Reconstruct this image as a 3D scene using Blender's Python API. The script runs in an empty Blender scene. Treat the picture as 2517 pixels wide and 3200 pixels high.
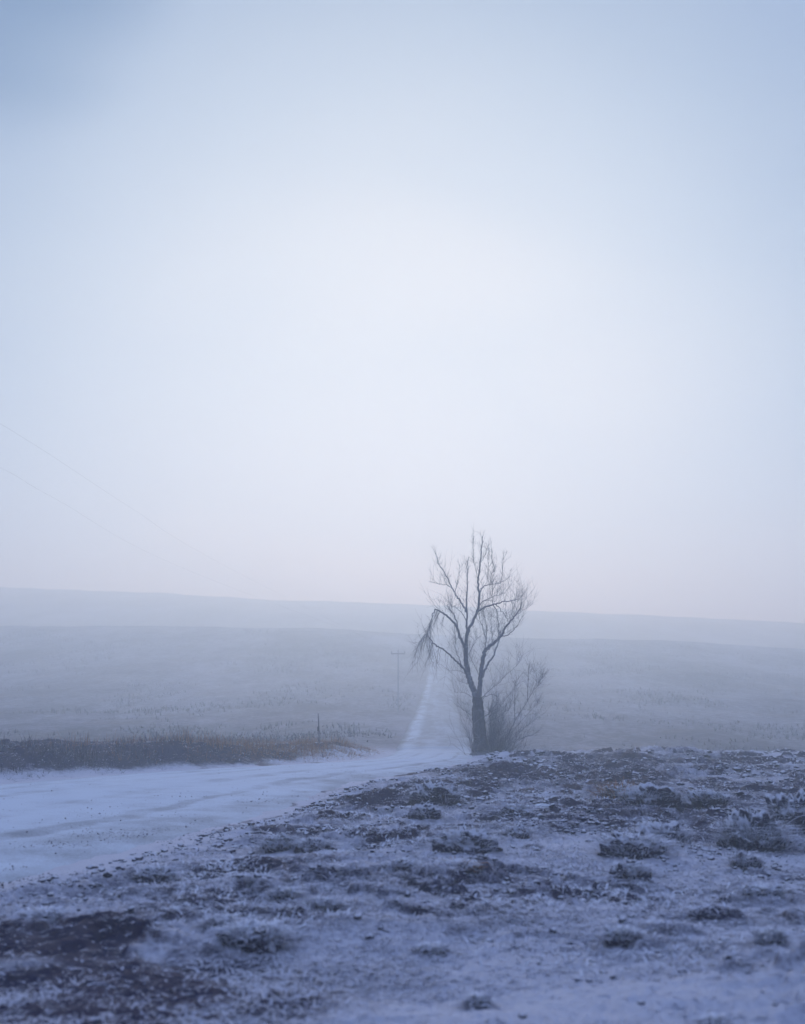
import bpy, math, random
import numpy as np
from mathutils import Vector, Matrix

SC = bpy.context.scene
COL = SC.collection
R = math.radians
rng = random.Random(7)
nr = np.random.RandomState(11)

# ------------------------------------------------------------------ camera
PX, PY = 2517.0, 3200.0
F = 3400.0                      # focal length in photo pixels
EYE = 1.6
PITCH = math.atan(600.0 / F)
cam_d = bpy.data.cameras.new('camera')
cam = bpy.data.objects.new('camera', cam_d)
COL.objects.link(cam)
cam.location = (0, 0, EYE)
cam.rotation_euler = (math.pi / 2 + PITCH, 0, 0)
cam_d.sensor_fit = 'VERTICAL'
cam_d.sensor_height = 36.0
cam_d.lens = 36.0 * F / PY
cam_d.clip_end = 6000
cam_d.clip_start = 0.05
cam_d.dof.use_dof = True
cam_d.dof.focus_distance = 34.0
cam_d.dof.aperture_fstop = 1.4
SC.camera = cam

# ------------------------------------------------------------------ sky, sun, exposure
SUN_EL, SUN_AZ = R(15), R(0)    # azimuth measured from straight ahead (+Y), positive to the right
w = bpy.data.worlds.new('World'); SC.world = w; w.use_nodes = True
nt = w.node_tree; nt.nodes.clear()
def N(t, tree=None, **kw):
    n = (tree or nt).nodes.new(t)
    for k, v in kw.items(): setattr(n, k, v)
    return n
L = nt.links.new
sky = N('ShaderNodeTexSky', sky_type='NISHITA', sun_disc=False, sun_elevation=SUN_EL, sun_rotation=SUN_AZ,
        altitude=0, air_density=1.6, dust_density=1.5, ozone_density=2.5)
bg1 = N('ShaderNodeBackground'); bg1.inputs['Strength'].default_value = 0.075
L(sky.outputs[0], bg1.inputs['Color'])
# thin overcast: a pale veil over that sky, brighter round the hidden sun
tc = N('ShaderNodeTexCoord')
sd = Vector((math.sin(SUN_AZ) * math.cos(SUN_EL), math.cos(SUN_AZ) * math.cos(SUN_EL), math.sin(SUN_EL)))
dot = N('ShaderNodeVectorMath', operation='DOT_PRODUCT'); dot.inputs[1].default_value = sd
L(tc.outputs['Generated'], dot.inputs[0])
glow = N('ShaderNodeValToRGB'); L(dot.outputs['Value'], glow.inputs[0])
cr = glow.color_ramp; cr.interpolation = 'B_SPLINE'
cr.elements[0].position = 0.0; cr.elements[0].color = (0.22, 0.31, 0.64, 1)
cr.elements[1].position = 1.0; cr.elements[1].color = (0.49, 0.51, 0.525, 1)
for p, c in ((0.55, (0.25, 0.35, 0.72, 1)), (0.78, (0.17, 0.24, 0.47, 1)), (0.88, (0.13, 0.19, 0.33, 1)), (0.93, (0.23, 0.29, 0.39, 1)), (0.965, (0.39, 0.44, 0.50, 1))):
    e = cr.elements.new(p); e.color = c
bg2 = N('ShaderNodeBackground'); bg2.inputs['Strength'].default_value = 1.0
L(glow.outputs[0], bg2.inputs['Color'])
nz = N('ShaderNodeTexNoise'); nz.inputs['Scale'].default_value = 2.6; nz.inputs['Detail'].default_value = 1.0
nz.inputs['Distortion'].default_value = 0.6
mp = N('ShaderNodeMapping'); mp.inputs['Scale'].default_value = (1, 1, 2.2); mp.inputs['Location'].default_value = (3.1, 0.4, 0.2)
L(tc.outputs['Generated'], mp.inputs[0]); L(mp.outputs[0], nz.inputs['Vector'])
mr = N('ShaderNodeMapRange'); L(nz.outputs['Fac'], mr.inputs[0])
mr.inputs[1].default_value = 0.35; mr.inputs[2].default_value = 0.62
mr.inputs[3].default_value = 0.84; mr.inputs[4].default_value = 0.95
# a rift in the veil high on the left, where the deeper blue shows
gd = N('ShaderNodeVectorMath', operation='DOT_PRODUCT'); gd.inputs[1].default_value = Vector((-.46, .80, .80)).normalized()
L(tc.outputs['Generated'], gd.inputs[0])
ga = N('ShaderNodeMath', operation='MULTIPLY_ADD'); L(nz.outputs['Fac'], ga.inputs[0]); ga.inputs[1].default_value = .05; L(gd.outputs['Value'], ga.inputs[2])
gm = N('ShaderNodeMapRange', interpolation_type='SMOOTHSTEP'); L(ga.outputs[0], gm.inputs[0])
gm.inputs[1].default_value = .984; gm.inputs[2].default_value = 1.020; gm.inputs[3].default_value = 1.0; gm.inputs[4].default_value = 0.0
gx = N('ShaderNodeMath', operation='MULTIPLY'); L(mr.outputs[0], gx.inputs[0]); gx.inputs[1].default_value = 1.0
mx = N('ShaderNodeMixShader'); L(gx.outputs[0], mx.inputs[0]); L(bg1.outputs[0], mx.inputs[1]); L(bg2.outputs[0], mx.inputs[2])
wo = N('ShaderNodeOutputWorld'); bg3 = N('ShaderNodeBackground'); bg3.inputs['Color'].default_value = (.0, .045, .15, 1)
mx2 = N('ShaderNodeMixShader'); L(gm.outputs[0], mx2.inputs[0]); L(bg3.outputs[0], mx2.inputs[1]); L(mx.outputs[0], mx2.inputs[2])
L(mx2.outputs[0], wo.inputs['Surface'])

sl = bpy.data.lights.new('sun', 'SUN'); sun = bpy.data.objects.new('sun', sl); COL.objects.link(sun)
sl.energy = 1.62; sl.angle = R(14); sl.color = (0.90, 1.0, 0.94)
sun.rotation_euler = (-sd).to_track_quat('-Z', 'Y').to_euler()
sun.location = (0, 20, 60)

SC.view_settings.view_transform = 'Standard'; SC.view_settings.look = 'None'
SC.view_settings.exposure = 0.45; SC.view_settings.gamma = 1.0
SC.view_settings.use_curve_mapping = False
cy = SC.cycles
cy.max_bounces = 8; cy.diffuse_bounces = 3; cy.volume_bounces = 5; cy.transparent_max_bounces = 8
cy.use_denoising = True

HAZE = 0.0074

# ------------------------------------------------------------------ helpers
def tag(o, label=None, cat=None, group=None, kind=None):
    if label: o['label'] = label
    if cat: o['category'] = cat
    if group: o['group'] = group
    if kind: o['kind'] = kind
    return o
def link(name, me, mat=None, parent=None):
    o = bpy.data.objects.new(name, me); COL.objects.link(o)
    if mat is not None: me.materials.append(mat)
    if parent: o.parent = parent
    return o
def empty(name, loc, rz=0.0):
    o = bpy.data.objects.new(name, None); COL.objects.link(o)
    o.location = loc; o.rotation_euler = (0, 0, rz); o.empty_display_size = 0.2
    return o
def mesh_np(name, verts, faces, smooth=True, attrs=None):
    verts = np.asarray(verts, dtype=np.float32); faces = np.asarray(faces, dtype=np.int32)
    me = bpy.data.meshes.new(name)
    k = faces.shape[1]
    me.vertices.add(len(verts)); me.vertices.foreach_set('co', verts.ravel())
    me.loops.add(faces.size); me.loops.foreach_set('vertex_index', faces.ravel())
    me.polygons.add(len(faces)); me.polygons.foreach_set('loop_start', np.arange(0, faces.size, k, dtype=np.int32))
    me.polygons.foreach_set('use_smooth', np.full(len(faces), smooth, dtype=bool))
    for n, a in (attrs or {}).items():
        at = me.attributes.new(n, 'FLOAT', 'POINT'); at.data.foreach_set('value', np.asarray(a, dtype=np.float32))
    me.update(calc_edges=True); me.validate()
    return me

# ------------------------------------------------------------------ noise
def _h(ix, iy, seed):
    n = (ix.astype(np.int64) * 374761393 + iy.astype(np.int64) * 668265263 + seed * 2147483647) & 0xffffffff
    n = ((n ^ (n >> 13)) * 1274126177) & 0xffffffff
    n = ((n ^ (n >> 16)) * 2246822519) & 0xffffffff
    return ((n ^ (n >> 15)) & 0xffffff) / float(0xffffff)
def vnoise(x, y, seed=0):
    x = np.asarray(x, float); y = np.asarray(y, float)
    ix = np.floor(x); iy = np.floor(y); fx = x - ix; fy = y - iy
    ux = fx * fx * fx * (fx * (fx * 6 - 15) + 10); uy = fy * fy * fy * (fy * (fy * 6 - 15) + 10)
    a = _h(ix, iy, seed); b = _h(ix + 1, iy, seed); c = _h(ix, iy + 1, seed); d = _h(ix + 1, iy + 1, seed)
    return (a + (b - a) * ux) * (1 - uy) + (c + (d - c) * ux) * uy
def fbm(x, y, sc, octv=4, seed=0, gain=0.5):
    t = 0; a = 1; s = 0; f = 1.0 / sc
    c, sn = math.cos(0.6), math.sin(0.6)
    for o in range(octv):
        t = t + a * (vnoise(x * f, y * f, seed + o * 17) - 0.5); s += a
        a *= gain; f *= 2.03
        x, y = x * c - y * sn + 3.7, x * sn + y * c - 1.3
    return t / s * 2          # about -1 .. 1
def sstep(a, b, x):
    t = np.clip((np.asarray(x, float) - a) / (b - a), 0, 1); return t * t * (3 - 2 * t)

# ------------------------------------------------------------------ terrain
ROAD_L = [(-30, -40), (-24, -12), (-20, -2), (-16, 8), (-12, 16.5), (-8.7, 23.6), (-7.4, 26.3), (-5.2, 29), (-2.8, 31.4),
          (-0.9, 34.6), (-.5, 38), (-.35, 42), (-.2, 50), (.0, 60), (1.2, 97), (4.0, 165), (6.6, 230), (9.3, 300)]
ROAD_R = [(-22, -40), (-15, -14), (-12, -8), (-8, 0), (-5.0, 5), (-3.9, 9.9), (-2.85, 14.3), (-2.1, 17.2), (-1.1, 23.6), (.6, 28.3),
          (1.9, 32), (2.5, 38), (3.0, 47), (3.6, 60), (4.8, 97), (7.3, 165), (9.9, 230), (12.6, 300)]
_LY = np.array([p[1] for p in ROAD_L], float); _LX = np.array([p[0] for p in ROAD_L], float)
_RY = np.array([p[1] for p in ROAD_R], float); _RX = np.array([p[0] for p in ROAD_R], float)
def smooth_interp(y, ky, kx):
    return (np.interp(y, ky, kx) * 2 + np.interp(y - 1.2, ky, kx) + np.interp(y + 1.2, ky, kx)) / 4
def road_in(x, y):              # metres inside the road (negative outside)
    xl = smooth_interp(y, _LY, _LX); xr = smooth_interp(y, _RY, _RX)
    sl_ = (smooth_interp(y + .5, _LY, _LX) - smooth_interp(y - .5, _LY, _LX))
    sr_ = (smooth_interp(y + .5, _RY, _RX) - smooth_interp(y - .5, _RY, _RX))
    d = np.minimum((x - xl) / np.sqrt(1 + sl_ ** 2), (xr - x) / np.sqrt(1 + sr_ ** 2))
    return np.where(y < 305, d, -5)

def elev_h(py, dist): return EYE + dist * math.tan(PITCH - math.atan((py - 1600.0) / F))
U = lambda px: (px - PX / 2) / F
near_u = np.array([U(a) for a in (-6000, -1500, 0, 500, 1000, 1360, 1640, 2100, 2517, 4000, 9000)])
near_z = np.array([elev_h(a, 230) for a in (1990, 1962, 1957, 1957, 1963, 1984, 1993, 2003, 2030, 2060, 2060)])
far_u = np.array([U(a) for a in (-6000, -1500, 0, 500, 850, 1300, 1650, 2000, 2517, 4000, 9000)])
far_z = np.array([elev_h(a, 390) for a in (1900, 1832, 1834, 1853, 1874, 1888, 1906, 1921, 1946, 1990, 1990)])
def base_h(x, y):
    x = np.asarray(x, float); y = np.asarray(y, float)
    yy = np.maximum(y, 1.0)
    u = np.clip(x / np.maximum(yy, 20), -1.6, 1.6)
    nz_ = np.interp(u, near_u, near_z); fz_ = np.interp(u, far_u, far_z)
    # near field: almost level
    z = 0.12 * fbm(x, y, 14, 2, 5) * sstep(0, 10, y)
    # shallow dip behind the rough ground, then the field climbs
    side = sstep(2.0, 5.0, x - 0.02 * y)
    dip = -(0.12 + .9 * side) * sstep(37, 49, y) * (1 - sstep(60, 100, y))
    ky = np.array([-50, 40, 60, 95, 130, 165, 205, 230, 262, 300, 345, 390, 450, 700, 1000])
    fr = np.array([0, 0, 0, .07, .24, .47, .80, 1.0, .93])
    t_near = np.interp(yy, ky[:9], fr)
    zn = t_near * nz_
    zb = np.interp(yy, [262, 290, 330, 390, 450, 700, 1100], [0, 0.12, 0.55, 1.0, .98, .55, .3])
    ztop = nz_ * .93
    zfar = ztop * (1 - zb) + fz_ * zb
    zfar = np.where(yy > 390, fz_ * np.interp(yy, [390, 430, 700, 1100], [1, .98, .55, .3]), zfar)
    z = z * (1 - sstep(60, 120, y)) + np.where(yy < 262, zn, zfar) + dip
    dl = smooth_interp(y, _LY, _LX) - x
    z = z + (.52 - .22 * sstep(24, 38, y) + .26 * fbm(x, y, 2.8, 4, 7)) * sstep(.4, 2.6, dl) * (1 - sstep(7, 16, dl)) * sstep(2, 10, y) * (1 - sstep(31, 49, y))
    z = z + fbm(x, y, 60, 3, 9) * 0.5 * sstep(90, 160, y) * (1 - .7 * sstep(200, 230, y))
    return z
def rough_mask(x, y):           # where the frozen clods are coarse
    m = sstep(-0.15, 0.45, fbm(x, y, 3.2, 3, 21) + 0.25 + 0.25 * sstep(-1, 4, x - y * .02))
    return m
def ground_h(x, y, fine=True):
    z = base_h(x, y)
    d = road_in(x, y)
    near = 1 - sstep(38, 46, y) 
    out = sstep(0.0, 1.6, -d)
    rm = rough_mask(x, y)
    lump = 0.13 * fbm(x, y, 2.2, 3, 31) + 0.05 * np.abs(fbm(x, y, .8, 3, 33))
    clod = 0.0
    if fine:
        xs = x * 0.8 + y * .3; ys = y * 1.0 - x * .25
        wx = .10 * fbm(x, y, .5, 2, 43); wy = .10 * fbm(x + 9, y, .5, 2, 44)
        n0 = fbm(xs + wx, ys + wy, .75, 3, 40, .5)
        n1 = fbm(xs + wx, ys + wy, .30, 4, 41, .6); n2 = fbm(xs, ys, .12, 3, 47, .6)
        lumps = sstep(-.12, .22, n1) * (.45 + .55 * sstep(-.3, .4, n0))
        clod = (0.115 * lumps + 0.035 * n2 + .05 * n0) * (0.20 + 0.80 * rm) * (1 + .3 * sstep(10, 30, y)) + .012 * fbm(x, y, .055, 2, 51)
        z = z + near * out * clod
        z = z + (fbm(x, y, 3.0, 4, 61, .65) * 0.14 + .22 * fbm(x, y, 9.0, 3, 63)) * sstep(42, 60, y) * out
    z = z + (near * out) * lump
    z = z + .035 * fbm(x, y, .55, 3, 81) * np.exp(-(d / .8) ** 2) * (y < 46)
    z = z - 0.10 * sstep(-.9, .7, d)      # the roadbed is cut in and the road lies in it
    return z
def gz(x, y): return float(ground_h(np.array([x]), np.array([y]))[0])
def at(px, py, extra=0.0):      # where the sight line of a photo pixel meets the (coarse) ground
    a = math.atan((py - 1600.0) / F) - PITCH
    t = 1.0 / math.tan(max(a, 0.004)); d = EYE * t
    for _ in range(6):
        x = U(px) * d / (math.cos(PITCH) - (1600 - py) / F * math.sin(PITCH))
        z = float(base_h(np.array([x]), np.array([d]))[0]) + .06
        d = d * .5 + .5 * (EYE - z) * t
    return x, d

# ------------------------------------------------------------------ materials
def mat(name):
    m = bpy.data.materials.new(name); m.use_nodes = True
    t = m.node_tree; t.nodes.clear()
    o = t.nodes.new('ShaderNodeOutputMaterial'); b = t.nodes.new('ShaderNodeBsdfPrincipled')
    t.links.new(b.outputs[0], o.inputs['Surface'])
    b.inputs['Roughness'].default_value = .9
    b.inputs['Specular IOR Level'].default_value = .15
    return m, t, b
def noise(t, vec, scale, detail=3.0, rough=.6, dist=0.0):
    n = t.nodes.new('ShaderNodeTexNoise'); n.inputs['Scale'].default_value = scale
    n.inputs['Detail'].default_value = detail; n.inputs['Roughness'].default_value = rough
    n.inputs['Distortion'].default_value = dist
    t.links.new(vec, n.inputs['Vector']); return n.outputs['Fac']
def math_(t, op, a, b=None, c=None, clamp=False):
    n = t.nodes.new('ShaderNodeMath'); n.operation = op; n.use_clamp = clamp
    for i, v in enumerate((a, b, c)):
        if v is None: continue
        if isinstance(v, (int, float)): n.inputs[i].default_value = v
        else: t.links.new(v, n.inputs[i])
    return n.outputs[0]
def rng_(t, v, a, b, c=0.0, d=1.0):
    n = t.nodes.new('ShaderNodeMapRange'); n.interpolation_type = 'SMOOTHSTEP'
    if isinstance(v, (int, float)): n.inputs[0].default_value = v
    else: t.links.new(v, n.inputs[0])
    for i, k in zip((1, 2, 3, 4), (a, b, c, d)): n.inputs[i].default_value = k
    return n.outputs[0]
def mixc(t, f, a, b):
    n = t.nodes.new('ShaderNodeMix'); n.data_type = 'RGBA'
    if isinstance(f, (int, float)): n.inputs[0].default_value = f
    else: t.links.new(f, n.inputs[0])
    for i, v in ((6, a), (7, b)):
        if isinstance(v, tuple): n.inputs[i].default_value = (*v, 1)
        else: t.links.new(v, n.inputs[i])
    return n.outputs[2]
def attr(t, name):
    n = t.nodes.new('ShaderNodeAttribute'); n.attribute_name = name; return n.outputs['Fac']
def pos(t, scale=(1, 1, 1)):
    g = t.nodes.new('ShaderNodeNewGeometry')
    if scale == (1, 1, 1): return g.outputs['Position']
    m = t.nodes.new('ShaderNodeMapping'); m.inputs['Scale'].default_value = scale
    t.links.new(g.outputs['Position'], m.inputs[0]); return m.outputs[0]
def nup(t):
    g = t.nodes.new('ShaderNodeNewGeometry'); s = t.nodes.new('ShaderNodeSeparateXYZ')
    t.links.new(g.outputs['Normal'], s.inputs[0]); return s.outputs['Z']
def bump(t, b, h, strength, dist):
    n = t.nodes.new('ShaderNodeBump'); n.inputs['Strength'].default_value = strength; n.inputs['Distance'].default_value = dist
    t.links.new(h, n.inputs['Height']); t.links.new(n.outputs[0], b.inputs['Normal'])

FROST = (0.58, 0.59, 0.66); SOIL = (0.030, 0.027, 0.060); STRAW = (0.13, 0.085, 0.062)

def make_ground_mat():
    m, t, b = mat('frosted_ground'); P = pos(t)
    fine = noise(t, P, 34, 4, .7); mid = noise(t, P, 7, 4, .65); big = noise(t, P, .6, 3, .6); speck = noise(t, P, 90, 2, .6)
    fr = attr(t, 'frost'); far = attr(t, 'far')
    s = math_(t, 'ADD', math_(t, 'MULTIPLY', fine, .9), math_(t, 'MULTIPLY', mid, .9))
    s = math_(t, 'ADD', s, math_(t, 'MULTIPLY', speck, .35))
    s = math_(t, 'ADD', s, math_(t, 'MULTIPLY', nup(t), 1.1))
    s = math_(t, 'ADD', s, math_(t, 'MULTIPLY', fr, 1.3))
    f1 = rng_(t, s, 2.30, 3.20, 0, .95)
    # field beyond: stubble rows under frost
    Pf = pos(t, (1.0, .22, .3)); rows = noise(t, Pf, .7, 7, .85, .3); fb = noise(t, pos(t, (1, .4, .5)), .06, 5, .7); gr = noise(t, P, 1.6, 5, .85)
    sf = math_(t, 'ADD', math_(t, 'MULTIPLY', rows, .55), math_(t, 'ADD', math_(t, 'MULTIPLY', fb, 1.1), math_(t, 'MULTIPLY', gr, .9)))
    f2 = rng_(t, sf, 1.02, 1.62, .02, .60)
    f = t.nodes.new('ShaderNodeMix'); f.data_type = 'FLOAT'
    t.links.new(far, f.inputs[0]); t.links.new(f1, f.inputs[2]); t.links.new(f2, f.inputs[3]); f = f.outputs[0]
    dry = math_(t, 'MULTIPLY', attr(t, 'dry'), rng_(t, mid, .35, .6))
    c0 = mixc(t, math_(t, 'MINIMUM', dry, 1.0), SOIL, STRAW)
    c0 = mixc(t, rng_(t, big, .4, .7, 0, .5), c0, (.050, .038, .066))
    c = mixc(t, f, c0, FROST)
    t.links.new(c, b.inputs['Base Color'])
    bump(t, b, math_(t, 'ADD', fine, math_(t, 'MULTIPLY', speck, .5)), .6, .03)
    return m
def make_road_mat():
    m, t, b = mat('frosted_gravel_road'); P = pos(t)
    a = attr(t, 'across')       # 0 left edge .. 1 right edge
    w1 = noise(t, pos(t), .5, 2, .5)
    aa = math_(t, 'ADD', a, math_(t, 'MULTIPLY', math_(t, 'SUBTRACT', w1, .5), .10))
    def rut(c, wd):
        d = math_(t, 'ABSOLUTE', math_(t, 'SUBTRACT', aa, c)); return rng_(t, d, wd * .35, wd, 1, 0)
    ruts = math_(t, 'ADD', math_(t, 'ADD', rut(.20, .035), rut(.36, .05)), math_(t, 'ADD', rut(.60, .05), rut(.80, .03)), clamp=True)
    ruts = math_(t, 'MULTIPLY', ruts, attr(t, 'wear'))
    fine = noise(t, P, 26, 4, .75); grav = noise(t, P, 60, 3, .7); pat = noise(t, P, 1.3, 4, .6); pb = noise(t, P, .22, 3, .5)
    edge = attr(t, 'edge')
    s = math_(t, 'ADD', math_(t, 'MULTIPLY', fine, .7), math_(t, 'ADD', math_(t, 'MULTIPLY', pat, .8), math_(t, 'MULTIPLY', grav, .4)))
    s = math_(t, 'ADD', s, math_(t, 'MULTIPLY', pb, .5))
    s = math_(t, 'SUBTRACT', s, math_(t, 'MULTIPLY', ruts, .19))
    s = math_(t, 'SUBTRACT', s, math_(t, 'MULTIPLY', edge, .26))
    f = rng_(t, s, .50, 1.25, .25, 1.0)
    hf = noise(t, pos(t, (1, .25, 1)), .9, 5, .7); hl = attr(t, 'hill')
    streak = math_(t, 'ADD', rng_(t, math_(t, 'ABSOLUTE', math_(t, 'SUBTRACT', aa, .16)), .03, .14, .34, 0), rng_(t, math_(t, 'ABSOLUTE', math_(t, 'SUBTRACT', aa, .46)), .03, .12, .12, 0))
    fh = math_(t, 'ADD', rng_(t, hf, .3, .7, .24, .62), math_(t, 'MULTIPLY', streak, rng_(t, hf, .35, .6, .3, 1.0)))
    fh = math_(t, 'SUBTRACT', fh, math_(t, 'MULTIPLY', rng_(t, math_(t, 'ABSOLUTE', math_(t, 'SUBTRACT', a, .5)), .36, .5, 0, 1), .18), clamp=True)
    fm = t.nodes.new('ShaderNodeMix'); fm.data_type = 'FLOAT'
    t.links.new(hl, fm.inputs[0]); t.links.new(f, fm.inputs[2]); t.links.new(fh, fm.inputs[3]); f = fm.outputs[0]
    c = mixc(t, f, (.09, .09, .105), (.56, .635, .72))
    t.links.new(c, b.inputs['Base Color'])
    bump(t, b, math_(t, 'ADD', fine, math_(t, 'MULTIPLY', grav, .6)), .4, .015)
    return m
def make_plant_mat(name, dark, frostamt=.5, frost=FROST):
    m, t, b = mat(name); P = pos(t)
    n1 = noise(t, P, 40, 3, .7); n2 = noise(t, P, 2.0, 3, .6)
    s = math_(t, 'ADD', math_(t, 'MULTIPLY', math_(t, 'ABSOLUTE', nup(t)), .55), math_(t, 'ADD', math_(t, 'MULTIPLY', n1, .6), math_(t, 'MULTIPLY', n2, .7)))
    f = rng_(t, s, 1.25 - frostamt, 1.75 - frostamt * .75)
    c = mixc(t, f, dark, frost)
    t.links.new(c, b.inputs['Base Color'])
    return m
def make_crust_mat():
    m, t, b = mat('frost_crusted_earth'); P = pos(t)
    n1 = noise(t, P, 22, 4, .7); n2 = noise(t, P, 6, 3, .6)
    s = math_(t, 'ADD', math_(t, 'MULTIPLY', nup(t), .9), math_(t, 'ADD', math_(t, 'MULTIPLY', n1, .8), math_(t, 'MULTIPLY', n2, .8)))
    c = mixc(t, rng_(t, s, 1.08, 1.52), (.028, .025, .050), (.66, .68, .74))  # rime on upper faces; dark sides also paint in the shade of hollows
    t.links.new(c, b.inputs['Base Color']); bump(t, b, n1, .8, .04)
    return m
def make_bark_mat(name, c1, c2, fr=.0):
    m, t, b = mat(name); P = pos(t, (1, 1, .25))
    n1 = noise(t, P, 14, 4, .7, 1.0)
    c = mixc(t, rng_(t, n1, .35, .65), c1, c2)
    if fr > 0:
        c = mixc(t, math_(t, 'MULTIPLY', rng_(t, nup(t), .1, .8), fr), c, FROST)
    t.links.new(c, b.inputs['Base Color']); bump(t, b, n1, .8, .03)
    return m
M_GROUND = make_ground_mat(); M_ROAD = make_road_mat()
M_CLUMP = make_plant_mat('frozen_earth', (.045, .038, .055), .42)
M_CRUST = make_crust_mat()
M_BLADE = make_plant_mat('frosted_grass_blade', (.065, .052, .066), .85)
M_DRY = make_plant_mat('dry_brown_grass', (.34, .18, .09), .34, (.46, .42, .40))
M_VERGE = make_plant_mat('dark_verge_grass', (.065, .055, .075), .42, (.36, .38, .44))
M_BARK = make_bark_mat('dark_bark', (.032, .030, .045), (.085, .08, .10), .3)
M_TWIG = make_bark_mat('twig_bark', (.09, .09, .11), (.16, .16, .19), .5)
M_LIMB = make_bark_mat('limb_bark', (.07, .07, .095), (.14, .14, .175), .5)
M_WOOD = make_bark_mat('weathered_post_wood', (.028, .026, .030), (.060, .052, .055), .2)
M_POLE = make_bark_mat('fog_paled_pole', (.24, .25, .27), (.31, .32, .34), .2)  # wood colour paled to stand in for patchy fog over the pole
M_RIME = make_plant_mat('rime_crusted_leaves', (.10, .09, .12), .95, (.70, .72, .78))
M_STONE = make_plant_mat('pale_stone', (.40, .41, .43), .7, (.75, .80, .86))
M_WIRE = make_bark_mat('wire_metal', (.02, .02, .025), (.04, .04, .045))

# ------------------------------------------------------------------ ground sheet (fine near the viewer, coarse far off)
def build_ground():
    rr = [0.0]
    r = 0.6
    rows = []
    while r < 1000:
        rows.append(r)
        if r < 4: r *= 1.05
        elif r < 46: r *= 1.0042
        elif r < 110: r *= 1.009
        elif r < 420: r *= 1.011
        else: r *= 1.05
    rows = np.array(rows)
    fa = np.arange(-25.5, 25.5001, .125)
    ca = np.concatenate([np.arange(27, 180, 3.0), np.arange(180, 333, 3.0)])
    ang = np.radians(np.concatenate([fa, ca]))
    nr_, na = len(rows), len(ang)
    Rg, A = np.meshgrid(rows, ang, indexing='ij')
    X = Rg * np.sin(A); Y = Rg * np.cos(A)
    Z = np.zeros_like(X)
    Z = ground_h(X, Y)
    verts = np.stack([X, Y, Z], -1).reshape(-1, 3)
    i = np.arange(nr_ - 1)[:, None]; j = np.arange(na)[None, :]
    jn = (j + 1) % na
    f = np.stack([i * na + j, i * na + jn, (i + 1) * na + jn, (i + 1) * na + j], -1).reshape(-1, 4)
    f = f[:, ::-1]
    # small cap under the viewer
    c = len(verts); verts = np.vstack([verts, [[0, 0, float(Z[0].mean())]]])
    x, y = verts[:, 0], verts[:, 1]
    # frost cover: patches of heavier and lighter rime
    fr = .50 + .62 * fbm(x, y, 2.4, 4, 71) + .22 * fbm(x, y, .7, 3, 77)
    px_u = x / np.maximum(y, 1)
    bare = sstep(.1, .8, 1 - ((x + 2.3) / 3.1) ** 2 - ((y - 5.7) / 3.1) ** 2 + 1.0 * fbm(x, y, 1.6, 4, 73))    # bare dark earth lower left
    fr = fr - 1.15 * bare + .06 - .20 * rough_mask(x, y)
    smooth = sstep(.2, .7, (6.75 - y) / .6 + .4 * fbm(x, y, 1.0, 3, 88)) * sstep(-.9, .0, x)
    fr = fr + .30 * smooth
    fr = fr - .85 * sstep(.02, .36, fbm(x, y, .75, 4, 172, .6) + .12 * fbm(x, y, 3, 2, 173)) * (.2 + .8 * rough_mask(x, y)) * sstep(6.8, 10, y) * sstep(-.22, -.10, px_u)  # less rime, so darker ground, under the weed clusters
    fr = fr + .40 * sstep(29, 37, y)  # colour paled towards the far lip in place of fog
    fr = fr + .42 * sstep(-2.4, .2, road_in(x, y) + .5 * fbm(x, y, 1.5, 3, 79))
    fr = fr - (.95 - .35 * sstep(25, 36, y)) * sstep(.2, 1.6, smooth_interp(y, _LY, _LX) - x) * (y < 45) + .20 * np.exp(-((x + .2) / 1.6) ** 2 - ((y - 10.5) / 2.5) ** 2)
    far = sstep(40, 50, y)
    d = road_in(x, y)
    dry = (1 - bare) * np.clip(1.2 * sstep(235, 300, y) * sstep(-10, 60, x) + 1.3 * np.exp(-((y - 37) / 7) ** 2) * sstep(-8, -4, x) * (1 - sstep(-1, 1, x)) + .6 * sstep(.1, .6, fbm(x, y, 4, 3, 95)), 0, 1)
    me = mesh_np('ground', verts, f, True, {'frost': fr, 'far': far, 'dry': dry})
    # triangle fan cap as second small mesh joined through bmesh-free list
    o = link('ground', me, M_GROUND); tag(o, kind='structure')
    return o
build_ground()

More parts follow.
